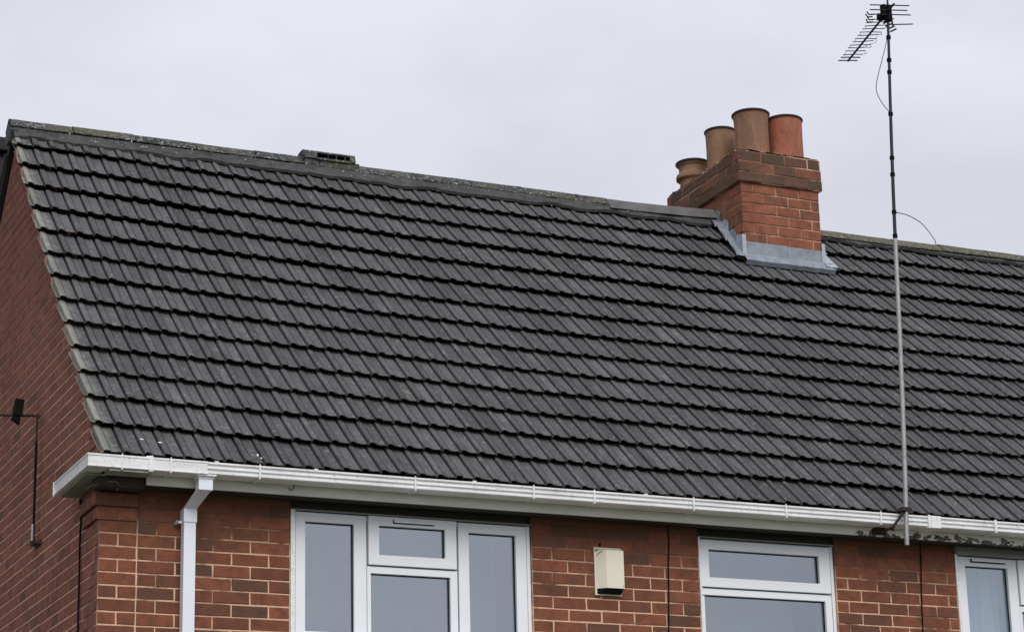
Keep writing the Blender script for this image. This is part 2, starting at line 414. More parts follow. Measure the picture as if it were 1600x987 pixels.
# corbelled corner courses, front and return
for k, pr in ((1, .016), (2, .034)):
    z = k*.075+JW/2
    for x0, x1 in ([(-pr, .1125), (.1125, .222)] if k == 1 else [(-pr, .10), (.10, .222)]):
        FA.add(round(x1-x0-JW, 3), 'brick', Matrix.Translation((x0+JW/2, -pr, z)), pri=0)
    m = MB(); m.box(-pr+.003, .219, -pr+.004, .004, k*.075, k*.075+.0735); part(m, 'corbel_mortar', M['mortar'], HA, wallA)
FA.build(wallA, 170); FBW.build(wallB, 90)
m = MB(); m.box(-.045, .224, -.135, .0, .236, .345, .003); part(m, 'corbel_block', M['block'], HA)

# gable bricks: y runs into the depth, face looks to -x
GW = Wall()
ROTG = Matrix.Rotation(math.radians(-90), 4, 'Z')            # local +x -> -y ; local -y -> -x
def gable_brick(y0, y1, z, pr=0, pri=0, H=.0674):
    mw = Matrix.Translation((-pr+R.uniform(-.0009, .0009), y1-JW/2, z+JW/2)) @ ROTG
    GW.add(round(y1-y0-JW, 3), 'gbrick', mw, H, pri)
cutv = MB()
for k in range(-58, 48):
    z = k*.075; odd = k % 2 == 1
    for y0, y1 in row(0 if True else 0, YB, .1125 if not odd else .225):
        zt = z+.075
        # clip against the slopes
        ylo = RO.y+(zt+.118-RO.z)/math.tan(AL) if zt > .3 else -1
        yhi = 2*RIDGE_Y-ylo if zt > .3 else YB
        a, b = max(y0, ylo), min(y1, yhi)
        if b-a < .035: continue
        if k in (1, 2) and y1 < .34: continue
        if k > 2 and z < .30 and y1 < 0: continue
        vis = 0 if (y0 < 3.1 and k >= -8) else 70
        q = (y0-1.0)*(.5)+abs(z-.6)*.45
        gable_brick(a, b, z, 0, vis+max(0, q))
for k, pr in ((1, .016), (2, .034)):
    for y0, y1 in ((-pr, .1125), (.1125, .3375)): gable_brick(y0, y1, k*.075, pr, 0)
GW.build(wallG, 128+2)

# --- soffit, fascia, gutters ---------------------------------------------------
def fascia(h, x0, x1, nm='fascia_board'):
    m = MB(); m.box(x0, x1, -.165, -.148, .253, .405, .0015); return part(m, nm, M['fascia'], h)
fA = fascia(HA, .228, 5.405); fB = fascia(HB, 5.412, 10.6)
for h, a, b in ((HA, .228, 5.41), (HB, 5.412, 10.6)):
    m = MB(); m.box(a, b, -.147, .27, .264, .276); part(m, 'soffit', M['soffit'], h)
GP_OLD = [(-.302,.379),(-.302,.369),(-.290,.366),(-.290,.350),(-.299,.347),(-.299,.341),(-.289,.338),(-.288,.325),(-.296,.322),(-.296,.314),(-.288,.308),(-.19,.308),(-.172,.322),(-.168,.378),
          (-.171,.378),(-.176,.325),(-.191,.312),(-.286,.312),(-.284,.318),(-.284,.345),(-.288,.375),(-.296,.379)]
GP_NEW = [(-.304,.381),(-.304,.371),(-.300,.368),(-.298,.318),(-.301,.315),(-.301,.309),(-.292,.305),(-.19,.305),(-.174,.317),(-.168,.379),
          (-.171,.379),(-.178,.319),(-.191,.309),(-.290,.309),(-.294,.319),(-.296,.368),(-.298,.381)]
def gut(h, prof, x0, x1, parent=None, name='gutter', label=None):
    m = MB(); m.extrude(prof, 'x', x0, x1); return part(m, name, M['pvc'], h, parent, label=label)
gA = gut(HA, GP_OLD, .545, 5.404, label='older two-line white gutter')
gB = gut(HB, GP_OLD, 5.4065, 10.6, label='older two-line white gutter')
g1 = gut(HA, GP_NEW, .0042, .545, name='corner_gutter', label='newer plain white gutter turning the corner')
# mitred return along the gable
m = MB()
n = len(GP_NEW)
def outw(p, y): return (-.12+(-.168-p[0])*-1*1.0*0+(p[0]+.168)*.95 - .0, y, p[1])
ring1 = [(-.12+(p[0]+.168)*0.0, p[0], p[1]) for p in GP_NEW]
V = []; F = []
# return channel: front face at x=-.150, back at x=-.012; y from the corner to .50
for yv, mit in ((0, True), (.50, False)):
    for p in GP_NEW:
        d = (p[0]+.168)                                    # 0 at back ... -.136 at front
        x = -.016+d*.99
        y = (-.168+d) if mit else yv
        V.append((x, y, p[1]))
for i in range(n): F.append((i, (i+1) % n, n+(i+1) % n, n+i))
F.append(tuple(range(n, 2*n)))
m.add(V, F)
# mitre piece of the front run, from x=-.12 to the mitre
V = []; F = []
for e in (0, 1):
    for p in GP_NEW:
        d = (p[0]+.168); V.append((-.12 if e else -.016+d*.99, p[0], p[1]))
# (front run corner: the outer edge reaches x=-.150, the inner stops at x=-.016)
V = [(-.016+(p[0]+.168)*.99, p[0], p[1]) for p in GP_NEW]+[(.004, p[0], p[1]) for p in GP_NEW]
for i in range(n): F.append((i, (i+1) % n, n+(i+1) % n, n+i))
m.add(V, F)
m.box(-.1535, -.012, .494, .506, .300, .384, .002)
part(m, 'gutter_return', M['pvc'], HA, g1)
# underside board below the return
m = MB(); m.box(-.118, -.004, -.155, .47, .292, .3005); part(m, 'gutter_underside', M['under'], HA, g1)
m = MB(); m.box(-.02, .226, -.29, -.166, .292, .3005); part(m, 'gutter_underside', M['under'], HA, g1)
def bracket(x, h, par, wd=.010, new=False, name='gutter_bracket'):
    prof = GP_NEW if new else GP_OLD
    m = MB(); zt, zb = (.385, .302) if new else (.383, .304)
    m.box(x-wd/2, x+wd/2, -.3055, -.290, zb+.002, zt-.002, .002); m.box(x-wd/2, x+wd/2, -.303, -.166, zb-.003, zb+.004)
    m.box(x-wd/2+.002, x+wd/2-.002, -.306, -.298, zt-.006, zt+.004)
    part(m, name, M['pvc'], h, par)
for x in (.215,): bracket(x, HA, g1, .026, True)
bracket(.33, HA, g1, .010, True, 'gutter_union'); bracket(.048, HA, g1, .010, True)
for x in (.857, 1.817, 2.585, 2.992, 3.677, 4.34, 5.043): bracket(x, HA, gA)
m = MB(); m.box(5.424, 5.500, -.306, -.165, .302, .383, .003); part(m, 'gutter_union', M['pvc'], HB, gB)
bracket(5.412, HB, gB, .02); bracket(5.93, HB, gB, .02)
for x in (6.8, 7.7, 8.6, 9.5): bracket(x, HB, gB)
# lip spatter clips seen as small white bumps
for x in (.20, .60, 1.20, 3.35, 2.2):
    m = MB(); m.box(x-.012, x+.012, -.300, -.290, .381, .388, .002); part(m, 'gutter_clip', M['pvc'], HA, gA)
# hook on the fascia
m = MB(); m.tube([(1.09+.016*math.cos(t), -.171, .300+.020*math.sin(t)) for t in [math.pi*(1.05+i*.12) for i in range(9)]]+[(1.107, -.171, .325)], .0022, 6)
part(m, 'cable_hook', M['black'], HA, fA)

# --- downpipe -------------------------------------------------------------------
dp = MB()
dp.box(.474, .545, -.088, -.022, GZ+.1, .078, .004)
dpo = part(dp, 'downpipe', M['pipe'], HA)
m = MB(); m.box(.470, .549, -.094, -.016, .070, .148, .003); part(m, 'pipe_socket', M['pipe'], HA, dpo)
m = MB()   # swan neck from the outlet down-left to the wall
top = [(.505, -.268), (.585, -.268), (.585, -.205), (.505, -.205)]; bot = [(.474, -.09), (.546, -.09), (.546, -.02), (.474, -.02)]
m.add([(x, y, .232) for x, y in top]+[(x, y, .1475) for x, y in bot], [(0,1,2,3), (4,5,6,7), (0,1,5,4), (1,2,6,5), (2,3,7,6), (3,0,4,7)])
part(m, 'swan_neck', M['pipe'], HA, dpo)
m = MB(); m.box(.503, .587, -.272, -.200, .222, .300, .003); part(m, 'pipe_elbow', M['pipe'], HA, dpo)
m = MB(); m.add([(.488, -.287, .318), (.602, -.287, .318), (.602, -.19, .318), (.488, -.19, .318), (.499, -.276, .286), (.591, -.276, .286), (.591, -.196, .286), (.499, -.196, .286)],
      [(0,1,2,3), (4,5,6,7), (0,1,5,4), (1,2,6,5), (2,3,7,6), (3,0,4,7)]); m.box(.488, .602, -.291, -.19, .300, .320, .002)
part(m, 'gutter_outlet', M['pvc'], HA, dpo)
m = MB(); m.box(.440, .472, -.05, -.036, .068, .083, .002); m.box(.440, .452, -.05, .002, .068, .083); part(m, 'pipe_clip', M['pipe'], HA, dpo)

# --- windows ----------------------------------------------------------------------
def ringbox(m, x0, x1, z0, z1, gx0, gx1, gz0, gz1, y0, y1, b=.003):
    m.box(x0, gx0, y0, y1, z0, z1, b); m.box(gx1, x1, y0, y1, z0, z1, b)
    m.box(gx0-.001, gx1+.001, y0+.0006, y1, gz1, z1, b); m.box(gx0-.001, gx1+.001, y0+.0006, y1, z0, gz0, b)
def bead(m, x0, x1, z0, z1, y0, w=.010):   # dark gasket + chamfered glazing bead inside an opening
    for s in range(4):
        pass
def glazing(h, win, gx0, gx1, gz0, gz1, y, lab=None):
    m = MB(); m.box(gx0-.004, gx1+.004, y+.030, y+.036, gz0-.004, gz1+.004); part(m, 'pane', M['glass'], h, win, label=lab)
    m = MB(); e = .005
    m.box(gx0, gx0+e, y+.0225, y+.029, gz0, gz1); m.box(gx1-e, gx1, y+.0225, y+.029, gz0, gz1)
    m.box(gx0+e, gx1-e, y+.0225, y+.029, gz1-e, gz1); m.box(gx0+e, gx1-e, y+.0225, y+.029, gz0, gz0+e)
    part(m, 'gasket', M['black'], h, win)
def window(h, x0, x1, lights, label, trim=.028, board=False):
    """lights: (sash outer x0,x1,z0,z1, glass x0,x1,z0,z1, proud)"""
    zt, zb = .2045, -.575
    m = MB(); fy = .022
    m.box(x0+trim+.004, x1-.002, fy+.012, .09, zb, zt)            # backing outer frame behind the sashes
    # openings cut by building the backing as rails only
    m = MB()
    xs0, xs1 = x0+trim+.004, x1-.002
    m.box(xs0, xs0+.03, fy+.012, .09, zb, zt); m.box(xs1-.022, xs1, fy-.002, .09, zb, zt, .002)
    m.box(xs0, xs1, fy+.014, .09, zt-.03, zt); m.box(xs0, xs1, fy+.014, .09, zb, zb+.03)
    win = part(m, 'window', M['pvcw'], h, label=label)
    for (a, b, c, d, ga, gb, gc, gd, pr) in lights:
        m = MB(); ringbox(m, a, b, c, d, ga, gb, gc, gd, fy-pr, .085)
        # sloped glazing bead
        e = .012
        y0_, y1_ = fy-pr+.001, fy-pr+.020
        part(m, 'casement_frame', M['pvcw'], h, win)
        glazing(h, win, ga, gb, gc, gd, fy-pr)
    m = MB(); m.box(x0+.002, x0+trim, -.003, .05, zb, zt+.004, .003); part(m, 'cover_strip', M['pvc'], h, win)
    m = MB(); m.box(x0-.03, x1+.03, -.06, .12, -.618, -.578, .004); part(m, 'window_sill', M['pvcw'], h, win)
    # room behind
    m = MB(); m.box(x0+.01, x1-.01, .55, .56, -.7, .26); m.box(x0-.3, x0-.29, .3, .55, -.7, .26); m.box(x1+.29, x1+.30, .3, .55, -.7, .26)
    part(m, 'room_wall', M['flake'], h, win)
    m = MB(); m.box(x0-.29, x1+.29, .12, .55, .2625, .272); part(m, 'room_ceiling', M['flake'], h, win)
    m = MB(); m.box(x0-.29, x1+.29, .13, .55, -.72, -.70); part(m, 'room_floor', M['flake'], h, win)
    return win
w1 = window(HA, 1.144, 2.699, [
    (1.184, 1.628, -.572, .200, 1.244, 1.549, -.503, .145, 0),
    (1.638, 2.205, -.092, .203, 1.705, 2.131, -.030, .146, .012),
    (1.632, 2.213, -.572, -.100, 1.656, 2.166, -.503, -.142, -.002),
    (2.222, 2.673, -.572, .200, 2.291, 2.602, -.503, .141, 0)], 'wide window of three white casements', .030)
w2 = window(HA, 3.858, 4.862, [
    (3.878, 4.829, -.106, .194, 3.938, 4.748, -.044, .134, .012),
    (3.874, 4.835, -.572, -.114, 3.888, 4.788, -.503, -.156, -.002)], 'single wide white window with a top light', .014)
w3 = window(HB, 5.795, 7.05, [
    (5.823, 6.303, -.572, .200, 5.890, 6.228, -.503, .139, 0),
    (6.311, 6.90, -.104, .200, 6.375, 6.84, -.045, .139, .012),
    (6.305, 6.905, -.572, -.112, 6.322, 6.885, -.503, -.150, -.002)], 'white window with a net curtain', .022)
w4 = window(HB, 8.3, 9.3, [(8.33, 9.27, -.572, .200, 8.39, 9.21, -.503, .139, 0)], 'white window further along', .02)
def tvent(h, win, x0, x1, z):
    m = MB(); m.box(x0, x1, .002, .012, z-.004, z+.014, .002); part(m, 'trickle_vent', M['pvcw'], h, win)
    m = MB(); m.box(x0-.001, x1, .0015, .010, z-.0085, z-.0045); m.box(x0-.005, x0-.001, .0015, .010, z-.0085, z+.014); part(m, 'vent_slot', M['black'], h, win)
tvent(HA, w1, 1.80, 2.06, .172)
m = MB(); m.box(5.94, 6.21, .010, .022, .171, .189, .002); part(m, 'trickle_vent', M['pvcw'], HB, w3)
m = MB(); m.box(5.939, 6.208, .009, .020, .1655, .170); m.box(5.935, 5.9385, .009, .020, .1655, .189); part(m, 'vent_slot', M['black'], HB, w3)
m = MB(); m.box(5.797, 7.05, -.020, .02, .2065, .2615, .002); part(m, 'head_board', M['board'], HB, w3)
m = MB(); m.box(5.797, 7.05, -.034, -.021, .214, .222, .002); part(m, 'head_bead', M['board'], HB, w3)
for h, win, a, b in ((HA, w1, 1.146, 2.697), (HA, w2, 3.86, 4.860), (HB, w4, 8.302, 9.298)):
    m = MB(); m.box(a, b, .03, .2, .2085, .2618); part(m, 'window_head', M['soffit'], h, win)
    m = MB(); m.box(a, b, -.004, .02, .2062, .2125, .001); part(m, 'drip_strip', M['board'], h, win)
# folded net curtain and a pale blind
m = MB(); V = []; F = []; nx = 90
for i in range(nx+1):
    x = 5.86+(6.9-5.86)*i/nx
    gath = .5+.5*math.sin(i*.21); y = .17+.016*math.sin(i*1.15)+.010*math.sin(i*.47+1)
    V += [(x, y, .19), (x+.02*math.sin(i*.31), y+.02*math.sin(i*.4), -.57)]
for i in range(nx): F.append((2*i, 2*i+1, 2*i+3, 2*i+2))
m.add(V, F); part(m, 'net_curtain', M['curtain'], HB, w3, smooth=True)

# --- roofs ------------------------------------------------------------------------
def deck(h, x0, x1):
    m = MB(); a, b = rp(0, -.0, -.090), rp(0, 4.06, -.060)
    m.extrude([(a.y+.05, a.z+.05*math.tan(AL)), (RIDGE_Y, RO.z+(RIDGE_Y-RO.y)*math.tan(AL)-.13), (2*RIDGE_Y-a.y, a.z), (2*RIDGE_Y-a.y-.06, a.z-.02),
               (RIDGE_Y, RO.z+(RIDGE_Y-RO.y)*math.tan(AL)-.2), (a.y+.12, a.z-.02)], 'x', x0, x1)
    return part(m, 'roof', M['felt'], h)
rA = deck(HA, .006, XP); rB = deck(HB, XP+.001, 10.55)
# rear slope covering
for h, r, a, b in ((HA, rA, -.05, XP), (HB, rB, XP+.001, 10.55)):
    m = MB()
    for i in range(13):
        s0, s1 = i*.30, i*.30+.33
        def q(s, n): p = rp(0, s, n); return (2*RIDGE_Y-p.y, p.z)
        m.extrude([q(s0, 0), q(s1, -.03), q(s1, -.04), q(s0, -.012)], 'x', a, b)
    part(m, 'rear_slope_tiles', M['tile'], h, r, 'stuff')
TW = .24
def tile_mesh(mat, seed, waves=2):
    rr = random.Random(seed); p = .12
    base = [(0, -.028), (.0122, -.028), (.0129, .0092), (.016, .0128), (.026, .0145), (.040, .0120), (.052, .0060), (.0560, .0040), (.0590, -.0035), (.0620, .0036), (.080, .0010), (.100, .0016), (.1185, .0035)]
    pr = []
    for wv in range(waves):
        dj = rr.uniform(-.002, .002)
        for i, (u, hh) in enumerate(base):
            pr.append((wv*p+u+(dj if 5 < i < 10 else 0), hh))
    pr.append((waves*p-.0005, -.022))
    Lg = .325; tilt = .0425
    V = []; F = []; cur = 0
    rows_ = []
    chips = [rr.uniform(-.006, .006) for _ in pr]
    for i in range(1, len(chips)): chips[i] = .6*chips[i-1]+.4*chips[i]
    n = len(pr)
    def put(v, lift, j=True):
        for i, (u, hh) in enumerate(pr):
            if v < .02: hh = max(hh, -.004)
            elif v < .06: hh = max(hh, -.022)
            V.append((u+.006*max(0, (.05-v)/.05), v+(chips[i] if j else 0), hh-tilt*v/.285+lift))
    put(.001, -.0085); put(0, -.0035); put(.05, 0, False); put(Lg, 0, False)
    for r_ in range(3):
        for i in range(n-1): F.append((r_*n+i, r_*n+i+1, (r_+1)*n+i+1, (r_+1)*n+i))
    m = MB(); m.add(V, F)
    me = bpy.data.meshes.new('roof_tile'); me.from_pydata(m.v, [], m.f); me.materials.append(mat); me.update()
    return me
TM = [tile_mesh(M['tile'], i) for i in range(6)]; TV = [tile_mesh(M['vtile'], 20+i) for i in range(3)]
CH = (5.58, 6.31, 2.20)                                   # chimney shaft left, right, front
def tiles(h, r, x0, ncol, cap, seed):
    rr = random.Random(seed); out_ = []
    for k in range(14):
        sag = [0]*(ncol+1)
        for c in range(ncol):
            x = x0+c*TW
            s = SB[k]*stretch(x); s2 = SB[k]*stretch(x+TW)
            gp = (SB[k+1]-SB[k])
            ylow = RO.y+s*CA
            if x > CH[0]-.02 and x+TW < CH[1]+.06 and ylow > CH[2]-.02: continue
            wob = .006*noise.noise(Vector((x*1.3, k*3.7, 0)))+.003*noise.noise(Vector((x*7, k*9.1, 4)))
            P = rp(x, s+wob+rr.uniform(-.002, .002), rr.uniform(-.0015, .002)+.006*noise.noise(Vector((x*.8, s*.8, 9))))
            rot = math.atan2((s2-s), TW)+rr.uniform(-.006, .006)
            Mx = Matrix(((1, 0, 0, P.x), (0, CA, -SA, P.y), (0, SA, CA, P.z), (0, 0, 0, 1))) @ Matrix.Rotation(rot, 4, 'Z') @ Matrix.Rotation(rr.uniform(-.004, .004), 4, 'X')
            verge = (c == 0 and h is HA)
            me = (TV if verge else TM)[rr.randrange(3 if verge else 6)]
            out_.append((k, me, Mx, verge, x))
    out_.sort(key=lambda t: (t[4] > 9.0, t[0]))
    for i, (k, me, Mx, vg, x) in enumerate(out_):
        if i < cap:
            o = link('roof_tile', me, r, None, Mx)
            if vg: o['label'] = 'pale lichened tile at the roof edge'
    rest = out_[cap:]
    if rest:
        m = MB()
        for k, me, Mx, vg, x in rest: m.add([Mx @ v.co for v in me.vertices], [tuple(p.vertices) for p in me.polygons])
        me = bpy.data.meshes.new('roof_tile_infill'); me.from_pydata(m.v, [], m.f); me.materials.append(M['tile']); me.update()
        link('roof_tile_infill', me, r, 'stuff')
tiles(HA, rA, -.05, 23, 300, 3)
tiles(HB, rB, XP, 21, 294, 4)
# verge: undercloak strip and mortar between the tiles and the gable
m = MB(); V = []; F = []; nn = 60
for i in range(nn+1):
    s = 4.05*i/nn; st_ = s*stretch(0)
    wv = .006*noise.noise(Vector((s*3, 0, 0)))
    kk = max(k for k in range(14) if SB[k] <= s+1e-6); fr = (s-SB[kk])/(SB[kk+1]-SB[kk])
    nt_ = -.010-.041*fr
    a = rp(0, s, nt_); b = rp(0, s, nt_-.016+wv*.5); c_ = rp(0, s, -.13)
    V += [(-.047+wv*.2, a.y, a.z), (-.043+wv*.4, b.y, b.z), (.0035, b.y, b.z), (.0030, c_.y, c_.z)]
for i in range(nn): F += [(4*i+j, 4*i+4+j, 4*i+5+j, 4*i+1+j) for j in range(3)]
m.add(V, F); part(m, 'verge_mortar', M['under_v'], HA, rA)
m = MB(); 
def rq(s, n): p = rp(0, s, n); return (2*RIDGE_Y-p.y, p.z)
m.extrude([rq(0, 0), rq(4.08, 0), rq(4.08, -.06), rq(0, -.06)], 'x', -.030, .015); part(m, 'rear_verge_board', M['darkbd'], HA, rA)

# --- ridge ---------------------------------------------------------------------
def ridge_mesh(L, seed, endcap=False):
    rr = random.Random(seed)
    prof = [(-.090, -.084), (-.086, -.072), (-.056, -.044), (-.030, -.018), (-.012, -.005), (0, -.002), (.012, -.005), (.030, -.018), (.056, -.044), (.086, -.072), (.090, -.084)]
    inn = [(.080, -.082), (.020, -.030), (-.020, -.030), (-.080, -.082)]
    V = []; n = len(prof); ns = 5; F = []
    for i in range(ns+1):
        x = .004+(L-.008)*i/ns
        for (y, z) in prof: V.append((x, y+rr.uniform(-.0015, .0015), z+rr.uniform(-.0015, .0015)))
    for i in range(ns):
        for j in range(n-1): F.append((i*n+j, i*n+j+1, (i+1)*n+j+1, (i+1)*n+j))
    m = MB(); m.add(V, F)
    for xx in (.004, L-.004):
        m.add([(xx, y, z) for y, z in prof+inn], [tuple(range(n+4))])
    return m
def ridge(h, r, x, x1, L, zt, seed, mat='ridge'):
    rr = random.Random(seed); i = 0
    while x < x1-.05:
        l = min(L, x1-x); o_ = ridge_mesh(l, seed+i)
        me = o_.mesh('ridge_tile', M[mat])
        o = link('ridge_tile', me, r, None, Matrix.Translation((x, RIDGE_Y, zt+rr.uniform(-.004, .004))) @ Matrix.Rotation(rr.uniform(-.006, .006), 4, 'Y'))
        x += l; i += 1
ridge(HA, rA, -.062, 2.12, .452, 3.486, 11)
ridge(HA, rA, 2.55, 4.62, .452, 3.474, 31)
ridge(HB, rB, 6.33, 10.5, .46, 3.438, 51, 'ridgeb')
# the lead-grey smooth mortared run beside the chimney
m = MB(); prof = [(-.125, -.115), (-.085, -.062), (-.035, -.010), (0, 0), (.035, -.010), (.085, -.062), (.125, -.115)]
V = []; F = []; n = len(prof)
for i in range(13):
    x = 4.62+i*.08; zz = 3.462+.026*(i/12)**2
    for y, z in prof: V.append((x, RIDGE_Y+y*.92, zz+z*.95+R.uniform(-.002, .002)))
for i in range(12):
    for j in range(n-1): F.append((i*n+j, i*n+j+1, (i+1)*n+j+1, (i+1)*n+j))
m.add(V, F); part(m, 'ridge_capping', m_plain('smooth_grey_ridge_capping', (.125,.122,.118), .9, 0, .8, 9, (.05,.05,.048), .004), HA, rA, smooth=True)
# bedding mortar below the ridge tiles
def bedding(h, r, x0, x1, zt):
    m = MB(); V = []; F = []; n = int((x1-x0)/.02)
    for i in range(n+1):
        x = x0+(x1-x0)*i/n
        lo = 3.97+.05*noise.noise(Vector((x*4, 0, 3)))+.012*noise.noise(Vector((x*17, 1, 3)))
        for s, nn_ in ((lo, -.014), (lo+.004, .008), (lo+.045, .020+zt+.01*noise.noise(Vector((x*9, 5, 0)))), (4.05, .034+zt)):
            p = rp(x, s, nn_+.004*noise.noise(Vector((x*30, s*30, 0)))); V.append(p)
    for i in range(n):
        for j in range(3): F.append((i*4+j, i*4+j+1, (i+1)*4+j+1, (i+1)*4+j))
    m.add(V, F); part(m, 'ridge_bedding', M['bed'], h, r)
bedding(HA, rA, -.04, 5.56, 0); bedding(HB, rB, 6.33, 10.5, -.026)
# pale crumbs and loose bedding on the ridge
m = MB()
for i in range(150):
    x = R.choice([R.uniform(.15, 1.9), R.uniform(2.3, 5.0), R.uniform(.4, 1.2)]); s = R.uniform(3.975, 4.08); p = rp(x, s, .030+R.uniform(-.004, .004)*1)
    a = R.uniform(.004, .012); b = R.uniform(.003, .006)
    c_ = [p+Vector((R.uniform(-a, a), R.uniform(-b, b), R.uniform(-b, b))) for _ in range(5)]
    m.add(c_, [(0,1,2), (0,2,3), (0,3,4), (1,2,4), (2,3,4), (0,1,4)])
part(m, 'mortar_crumbs', M['crumb'], HA, rA, 'stuff')
# ridge end: white-grey mortar plug at the gable apex
m = MB(); m.extrude([(RIDGE_Y-.10, 3.37), (RIDGE_Y, 3.455), (RIDGE_Y+.10, 3.37), (RIDGE_Y+.05, 3.30), (RIDGE_Y-.05, 3.30)], 'x', -.058, -.01)
part(m, 'ridge_end', M['bed'], HA, rA)
# ridge ventilator terminal
vo = MB()
vo.box(2.12, 2.55, RIDGE_Y-.085, RIDGE_Y+.085, 3.395, 3.452, .006)
vent = part(vo, 'ridge_terminal', M['ridge'], HA, rA, label='raised dark ridge vent with a slot')
m = MB()
prof = [(-.098, -.012), (-.078, .052), (-.045, .066), (.045, .066), (.078, .052), (.098, -.012)]
for a, b in ((2.115, 2.215), (2.475, 2.515)): m.extrude([(RIDGE_Y+y, 3.462+z) for y, z in prof], 'x', a, b)
m.extrude([(RIDGE_Y+y, 3.462+z) for y, z in [(-.082, .040), (-.078, .052), (-.045, .066), (.045, .066), (.078, .052), (.06, .040)]], 'x', 2.215, 2.475)
m.extrude([(RIDGE_Y+y, 3.462+z) for y, z in [(-.100, -.018), (-.094, -.002), (.094, -.002), (.10, -.018)]], 'x', 2.215, 2.475)
for x in (2.305, 2.37, 2.44): m.box(x-.003, x+.003, RIDGE_Y-.075, RIDGE_Y+.06, 3.46, 3.505)
part(m, 'terminal_hood', M['ridge'], HA, rA)
m = MB(); m.box(2.21, 2.48, RIDGE_Y-.045, RIDGE_Y-.035, 3.455, 3.506); part(m, 'terminal_slot', M['black'], HA, rA)

# --- chimney ---------------------------------------------------------------------
cx0, cx1, cy0, cy1 = 5.600, 6.308, 2.20, 3.37
zs = 3.575; zt = 3.835; o_ = .022; i_ = .005
m = MB(); m.box(cx0+i_, cx1-i_, cy0+i_, cy1-i_, 2.2, zs); m.box(cx0-o_+i_, cx1+o_-i_, cy0-o_+i_, cy1+o_-i_, zs+.001, zt)
ch = part(m, 'chimney_stack', M['cmortar'], HA, label='red brick chimney stack with four clay pots')
CW = Wall(); CHH = .0835
def crow(w_, off, Lb):
    e = [0]; x = off
    while x < w_-.03: e.append(x); x += Lb
    e.append(w_); return list(zip(e[:-1], e[1:]))
def course(z, hgt, mat, x0, x1, y0, y1, odd, pal=None):
    H = round(hgt-.0085, 4)
    jj = .005 if mat == 'obrick' else .0015
    for a, b in crow(x1-x0, .105 if odd else .21, .21):
        CW.add(round(b-a-JW, 3), mat, Matrix.Translation((x0+a+JW/2, y0+R.uniform(-jj, jj*.4), z+.004+R.uniform(-.002, .002)*(jj > .002))) @ Matrix.Rotation(R.uniform(-.02, .02)*(jj > .002), 4, 'Z'), H)
    for a, b in crow(y1-y0, .21 if odd else .105, .21):
        CW.add(round(b-a-JW, 3), mat, Matrix.Translation((x0+R.uniform(-.002, .002), y0+b-JW/2, z+.004)) @ ROTG, H)
    ROTR = Matrix.Rotation(math.radians(90), 4, 'Z')
    for a, b in crow(y1-y0, .21 if odd else .105, .21):
        CW.add(round(b-a-JW, 3), mat, Matrix.Translation((x1, y0+a+JW/2, z+.004)) @ ROTR, H, pri=60)
for k in range(8): course(zs-(k+1)*CHH, CHH, 'cbrick', cx0, cx1, cy0, cy1, k % 2 == 0)
hb = (zt-zs)/3
for k in range(3):
    dx = .006*(1 if k < 2 else -1)+(0 if k else .0)
    course(zs+k*hb, hb, 'obrick', cx0-o_-(.004 if k == 0 else 0), cx1+o_+(.004 if k == 0 else (-.012 if k == 2 else 0)), cy0-o_, cy1+o_, k % 2 == 1)
CW.build(ch, 230)
m = MB(); nxx, nyy = 14, 22; V = []; F = []
for j in range(nyy+1):
    for i in range(nxx+1):
        u, v = i/nxx, j/nyy; ed = min(u, 1-u, v*1.6, (1-v)*1.6)
        V.append((cx0-o_+.012+(cx1-cx0+2*o_-.03)*u, cy0-o_+.012+(cy1-cy0+2*o_-.024)*v, zt+min(.050, .014+ed*.28)+R.uniform(-.004, .006)))
for j in range(nyy):
    for i in range(nxx): a = j*(nxx+1)+i; F.append((a, a+1, a+nxx+2, a+nxx+1))
m.add(V, F); part(m, 'flaunching', M['flaunch'], HA, ch)
m = MB()
for i in range(60):
    side = R.random() < .5
    p = Vector((cx0-o_+R.uniform(0, .03), R.uniform(cy0, cy1), zt+R.uniform(-.002, .012))) if side else Vector((R.uniform(cx0, cx1), cy0-o_+R.uniform(.01, .03), zt+R.uniform(-.002, .008)))
    a = R.uniform(.008, .022); c_ = [p+Vector((R.uniform(-a, a), R.uniform(-a, a), R.uniform(-.006, .01))) for _ in range(5)]
    m.add(c_, [(0,1,2), (0,2,3), (0,3,4), (1,2,4), (2,3,4), (0,1,4)])
part(m, 'mortar_crumbs', M['flaunch'], HA, ch, 'stuff')
def pot(x, y, zb, ztop, r0, r1, mat, label, kind=0):
    m = MB(); H = ztop-zb
    if kind == 0:
        pr = [(r0*1.0, zb), (r0*.99, zb+H*.3), (r0*.985, zb+H*.6), (r0*1.0, zb+H*.82), (r0*.35+r1*.62, zb+H*.90), (r1*.965, ztop-.022), (r1*.985, ztop-.018)]
    else:
        pr = [(r0*.86, zb), (r0*.88, zb+H*.34), (r0*.90, zb+H*.38), (r0*1.06, zb+H*.395), (r0*1.12, zb+H*.42), (r0*1.13, zb+H*.50), (r0*1.08, zb+H*.57), (r0*.96, zb+H*.61), (r0*.92, zb+H*.66), (r0*.91, zb+H*.82), (r1*.92, ztop-.030), (r1*.98, ztop-.020)]
    m.lathe(x, y, pr, 36); m.lathe(x, y, [(r1*.80, ztop-.02), (r0*.75, zb+.02)], 36)
    o = part(m, 'chimney_pot', mat, HA, ch, smooth=True, label=label)
    m = MB(); m.lathe(x, y, [(r1*.985, ztop-.021), (r1*1.02, ztop-.016), (r1*1.025, ztop-.006), (r1*.99, ztop), (r1*.88, ztop-.001), (r1*.81, ztop-.012), (r1*.80, ztop-.06)], 36)
    part(m, 'pot_rim', M['rim'], HA, ch, smooth=True)
pot(5.835, 2.39, zt+.01, 4.243, .138, .151, M['potb'], 'tall brown clay pot, front left')
